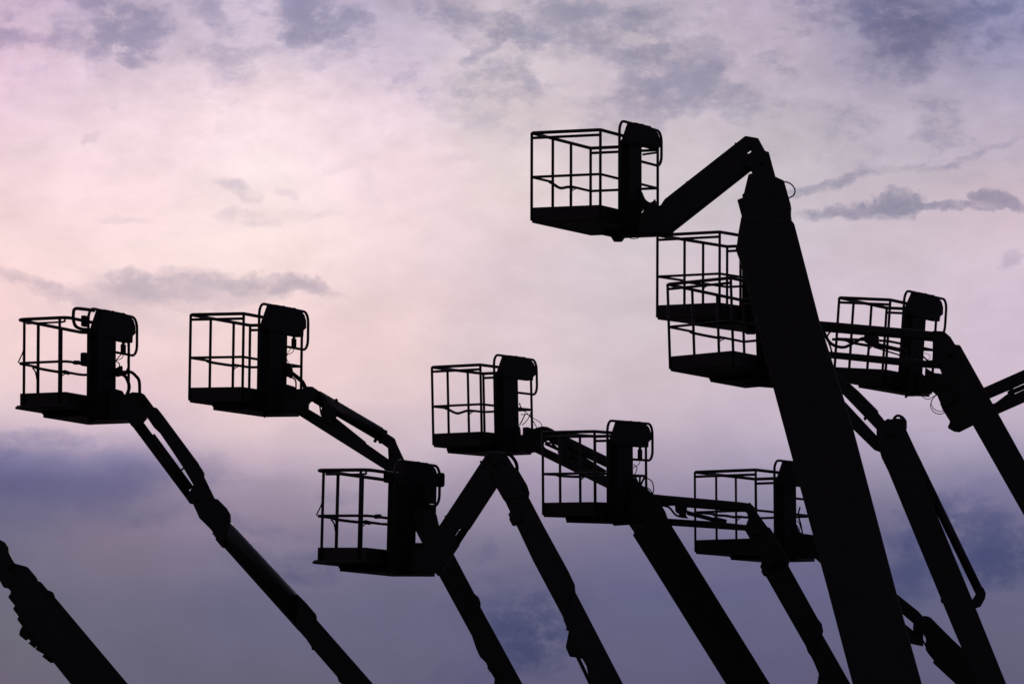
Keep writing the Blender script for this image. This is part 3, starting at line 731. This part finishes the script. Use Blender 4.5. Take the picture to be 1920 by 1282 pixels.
m.prism('knuckle', [(1722,1146),(1731,1155.3),(1735.4,1153.9),(1744.9,1157),(1765,1177),(1755,1242),(1750,1236.7),(1743,1228),(1736.2,1218.5),(1735.9,1213.3),(1731,1204),(1729,1195),(1735.8,1206),(1736.5,1196.8),(1731,1188),(1712,1181.3),(1712.8,1168.3)], .32, mat=STEEL)
m.prism('boom_section', [(1744.9,1157),(1787.3,1199.4),(1930,1330),(1960,1356),(1880,1370),(1792.5,1282),(1749.2,1241.9),(1752,1236),(1740,1205)], .40)
m.hose('hydraulic_hose', [(1500,950),(1497,965),(1502,985),(1505,1002)], 3); m.hose('cable', [(1495,975),(1500,985),(1498,1000)], 1.6); m.hose('cable', [(1492,985),(1490,992),(1491,1001)], 2)
m.base(2.0, 2.4)

# 7 -- the tallest
m = Lift('tallest lift, topmost basket on thick jib bent down from head of massive boom',
         Basket(0.2447,60.4099,8.1960,-0.41850,-0.00753,0.01075,0.9312,1.8779, .95), ref=(1675, 1345))
m.basket((.66, 1.24), 'A', hoop=(1161, 1240), mast=(1160, 1203), under=(1129, 1158, .05), sag=.035, console_z=1.03, zl=.83)
B = m.b
m.btube('console_strut', [(B.W + .1, B.b_at(1205, B.W + .1), .93), (B.W + .1, B.b_at(1231, B.W + .1), 1.0)], .014)
m.prism('platform_rotator', [(1190,340),(1200,346),(1199.5,352),(1205,362),(1209.4,372.6),(1213,378),(1220.3,382.4),(1225,380),(1229,374.7),(1234.5,389),(1240,387),(1245.4,378),(1275,390),(1263.2,432.2),(1256,440.5),(1172,442),(1165,451.6),(1150,451.6),(1146,446),(1185,425),(1203,403),(1206,400),(1211,391),(1207,390),(1200,398),(1192,380)], .30, mat=STEEL)
m.prism('jib_arm', [(1240,388),(1245.3,378.5),(1247.4,375.4),(1398,257.4),(1422.2,261.6),(1435.9,286.9),(1420,310),(1409,289),(1408.5,279.5),(1399,286),(1403,290),(1401,300),(1408.1,318.5),(1263.2,432.2),(1250,441)], .28)
m.prism('rail_clamp', [(1377,270),(1379,267),(1382,271),(1384,276),(1380,277)], .1, mat=STEEL); m.prism('rail_clamp', [(1286,342),(1288,339.5),(1291,343),(1293,346),(1289,348)], .1, mat=STEEL)
m.prism('knuckle', [(1398,297),(1402,292.5),(1409,289.5),(1410,280),(1424,272),(1436,287),(1442.2,287.9),(1454.9,335.3),(1456,345),(1412,345),(1411,328),(1408.1,318.5),(1398,318)], .38, mat=STEEL)
m.prism('boom_head', [(1411,329),(1454.9,335.3),(1470.7,342.7),(1483.3,387),(1482.5,404),(1484.4,409),(1481.5,411),(1482.3,424),(1391,424),(1391.7,410),(1385.3,386),(1383.2,378.5),(1394.5,374),(1391.7,370),(1395.9,365.9),(1404.3,331.1)], .46, mat=STEEL)
m.prism('boom_section', [(1391.7,408),(1482.3,416.4),(1489.6,421.7),(1537,604),(1599.5,803.3),(1680.6,1110.4),(1728.4,1282),(1747,1352),(1618,1352),(1599,1282),(1554,1112),(1539,1056.8),(1450,727),(1383,462),(1386,440)], .62, bevel=.03)
m.prism('hose_carrier', [(1383,463),(1380,470),(1390,498),(1400,545),(1397,470)], .5, mat=STEEL)
m.hose('cable', [(1466,342.5),(1475,341.5),(1485,347),(1490.5,356.4),(1488,366),(1479,371.5)], 2.6); m.hose('cable', [(1173,440),(1180,446),(1188,448),(1197,446),(1204,441)], 1.4)
m.pin(1428, 308, 10, .44); m.base(2.2, 3.2)

# 8 -- upper basket behind the great boom
m = Lift('lift with basket tucked under the topmost jib, its level jib emerging right of massive boom',
         Basket(1.9344,64.5789,7.3507,-0.56179,-0.01046,0.00592,0.9556,1.8770), ref=(2190, 1345))
m.basket((.72, 1.22), 'A', hoop=(1388, 1474), mast=(1390, 1432), under=(1300, 1398, .06), console_z=.95)
m.prism('platform_rotator', [(1425,580),(1440,585),(1500,598),(1500,672),(1440,640),(1418,622.8),(1413,625.5),(1397,625.5)], .30, mat=STEEL)
m.prism('jib_arm', [(1480,598),(1537,602.4),(1570,605),(1630,610.4),(1687,615.4),(1749.7,621.9),(1771,622.9),(1783,634),(1770,650),(1750,640),(1685,633.6),(1548.7,621.9),(1480,617)], .16, bevel=.03, segs=3)
m.prism('jib_link', [(1480,655),(1560,659.8),(1682,671),(1752,678),(1760,690),(1749.7,690),(1682,684),(1565,671.8),(1480,666)], .16)
m.prism('jib_bracket', [(1621,629),(1648,631),(1648,648),(1655,652),(1640,652),(1630,646),(1620,640)], .2, mat=STEEL)
m.bar('cylinder_barrel', (1640, 645), (1700, 659), 8); m.bar('jib_cylinder', (1640, 651), (1752, 686), 3)
m.hose('hydraulic_hose', [(1540,612),(1556,642),(1580,651),(1600,643),(1618,634),(1630,636)], 6); m.hose('hydraulic_hose', [(1558,620),(1551,632),(1557,650),(1560,662)], 3.5)
m.hose('hydraulic_hose', [(1560,636),(1580,637),(1600,641)], 5, off=.05); m.hose('hydraulic_hose', [(1598,642),(1615,645),(1630,647)], 4, off=.05)
m.prism('knuckle', [(1749.7,621.9),(1771,622.9),(1783.4,633.6),(1792,647.8),(1801,648.6),(1806,657.3),(1850,736),(1826,800),(1800,756),(1766,701),(1762,690),(1749.7,688)], .36, mat=STEEL)
m.prism('boom_section', [(1806,657.3),(1845,727.2),(1920,862),(2195,1352),(2125,1352),(1920,966),(1824,797),(1795,745)], .42)
m.pin(1783, 665, 12, .42); m.base(2.0, 2.6)

# 9 -- lower basket behind the great boom
m = Lift('lift with tilted basket directly under another, its boom flanked by a long parallel cylinder',
         Basket(2.0352,62.3779,6.4914,-0.52212,0.04266,-0.01887,0.9172,2.1069), ref=(1905, 1345))
m.basket((.68, 1.38), 'A', hoop=(1417, 1500), mast=(1419, 1462), under=(1330, 1397, .045), console_z=.95)
m.prism('platform_rotator', [(1448,672),(1470,690),(1500,685),(1560,700),(1570,740),(1500,735),(1448.7,726),(1422,724),(1396,722)], .30, mat=STEEL)
m.prism('jib_arm', [(1520,690),(1560,690),(1609.9,733.5),(1646,769.7),(1647.5,775),(1660,790),(1650,812),(1643.6,804.6),(1624,784),(1581.2,739.7),(1530,712)], .18)
m.prism('hose_clamp', [(1618.6,784.7),(1622,789),(1626,783),(1630,786),(1634,780),(1624,775)], .1, mat=STEEL)
m.prism('jib_link', [(1540,712),(1586,754.7),(1644,817),(1655,825),(1650,847),(1639,842.8),(1598.7,803.4),(1545,740)], .18)
m.prism('knuckle', [(1644,800),(1659.8,789.7),(1664.8,786),(1673,787.5),(1676,785),(1700,787),(1699.3,804.6),(1702,814),(1730,870),(1670,892),(1665,882),(1654,860),(1650,847),(1644,817)], .34, mat=STEEL)
m.hose('hydraulic_hose', [(1674,788),(1679,781),(1685,779),(1693,783),(1697.5,791),(1698,803)], 5); m.hose('hydraulic_hose', [(1687,778),(1689,785),(1688,792)], 3)
m.prism('boom_section', [(1698,803),(1714.8,840),(1751,950),(1823,1123.5),(1887,1282),(1915,1352),(1858,1352),(1828,1270),(1792.5,1190),(1764,1121),(1665,882),(1680,850)], .40)
m.prism('cylinder_mount', [(1700,807),(1720,850),(1748.6,908.6),(1760,932),(1751,950),(1735,905),(1712,850)], .3, mat=STEEL)
m.bar('lift_cylinder', (1741, 912), (1838, 1112), 17)
m.prism('cylinder_end', [(1828,1100),(1843,1100),(1848.5,1111),(1847,1121),(1838.5,1136.7),(1827.5,1140),(1818,1135),(1823,1123.5),(1829,1115)], .2, mat=STEEL)
m.prism('hose_clamp', [(1763,1122),(1768,1124),(1770,1130),(1765,1130)], .3, mat=STEEL)
m.pin(1670, 815, 11, .40); m.base(2.0, 2.4)

# 10 -- right, basket above the crossing jibs
m = Lift('rightmost basket in view, leaning a little, seen behind the crossing horizontal jib',
         Basket(4.3351,65.3667,6.5880,-0.43682,-0.07848,0.00508,0.7352,1.8067, 1.035), ref=(2330, 1360))
m.basket((.54, 1.22), 'A', hoop=(1692, 1771), mast=(1690, 1733), under=(1600, 1697, .07), console_z=.95, curl=False)
m.prism('platform_rotator', [(1716,700),(1727,697),(1735,706),(1736,690),(1752,700),(1768,702),(1790,700),(1800,745),(1768,766),(1758,742),(1747,733),(1746,737.7),(1716,737),(1715,741.7),(1701,741.7),(1697,746)], .30, mat=STEEL)
m.prism('jib_arm', [(1775,755),(1845,727.2),(1920,694),(2030,645),(2050,665),(2030,680),(1920,718),(1897,728.5),(1855.8,746),(1800,770)], .18)
m.prism('jib_link', [(1760,742),(1800,735),(1826,766),(1867,756),(1914.5,734),(2040,680),(2045,698),(1920,753.5),(1872,774.7),(1824,796.7),(1798.4,809.6),(1788.4,808.4),(1777.2,802.2),(1782,791),(1767,767)], .2)
m.bar('jib_cylinder', (1862, 762), (1897, 736), 6); m.bar('cylinder_barrel', (1890, 738), (1990, 695), 9); m.prism('jib_bracket', [(1893,728),(1900,728),(1903,735),(1900,742),(1891,742)], .2, mat=STEEL)
m.prism('knuckle', [(2020,650),(2032,640),(2048,650),(2085,720),(2050,735),(2035,690)], .36, mat=STEEL)
m.prism('boom_section', [(2045,648),(2360,1330),(2290,1345),(2030,700)], .42)
m.hose('cable', [(1725,738),(1733,746),(1742,748),(1752,742)], 1.3); m.hose('cable', [(1757,737),(1748,749),(1745,762),(1752,773),(1763,776),(1772,773)], 1.5); m.hose('cable', [(1758,738),(1746,752),(1750,765),(1761,771),(1772,770)], 1.3, off=-.08); m.hose('hydraulic_hose', [(1760,732),(1764,745),(1766,760)], 5)
m.hose('cable', [(1733,662),(1741,664),(1744,670),(1738,675)], 1.0); m.hose('hydraulic_hose', [(1733,652),(1748,656)], 4); m.hose('hydraulic_hose', [(1731,668),(1740,676),(1750,676)], 3)
m.base(2.0, 2.8)

# 11 -- bottom left corner, basket beyond the frame
bk = Basket(-10.4, 63.2, 3.0, -0.40, 0, 0, .74, 1.8)
m = Lift('thick ribbed boom rising out of the bottom left corner, its basket out of view',
         bk, ref=(285, 1345))
m.basket((.56, 1.22), 'A', hoop=None, mast=None)
m.prism('platform_rotator', [(-460,1130),(-425,1130),(-420,1215),(-460,1215)], .3, mat=STEEL)
m.prism('jib_arm', [(-440,1150),(-60,1010),(-20,1004),(10.6,1017.7),(0,1050),(-40,1062),(-430,1205)], .2)
m.prism('knuckle', [(-22,1004),(0,1011.8),(10.6,1017.7),(16.5,1027),(17,1036.5),(28.3,1056.5),(50.6,1062.4),(54,1064.8),(69.5,1083.6),(60,1130),(20.7,1111.9),(20,1107),(14,1101.7),(6.6,1100.6),(0,1088.3),(-25,1050)], .36, mat=STEEL)
m.prism('boom_section', [(60,1072),(69.5,1083.6),(72.5,1090.2),(77.2,1091),(91.8,1108.3),(102,1118),(240.2,1282),(298,1350),(190,1352),(133,1282),(100.8,1241.8),(60,1193),(42,1170),(20,1110)], .48)
m.prism('boom_collar', [(88,1106),(96,1108.5),(101.7,1111.9),(103,1117),(96,1122),(86,1112)], .54, mat=STEEL)
for tri in ([(24,1106),(20.7,1112),(15.3,1119),(28.3,1135.4),(44,1128)], [(34,1128),(28.3,1135.4),(24.7,1141.3),(35.3,1155.4),(50,1146)], [(42,1146),(35.3,1155.4),(32.3,1160.6),(42,1173.5),(58,1164)]):
    m.prism('hose_carrier_rib', tri, .3, mat=STEEL)
m.prism('hose_tray', [(42,1170),(42,1173.5),(37.2,1183),(36.5,1190.7),(48,1200),(53,1197),(58,1202),(53,1205),(65,1215),(68,1209),(69,1212),(67,1217),(79,1224),(83,1226),(79,1230),(94.2,1241.8),(101,1241.8),(104,1235),(62,1180)], .3, mat=STEEL)
m.pin(20, 1060, 12, .42); m.base()
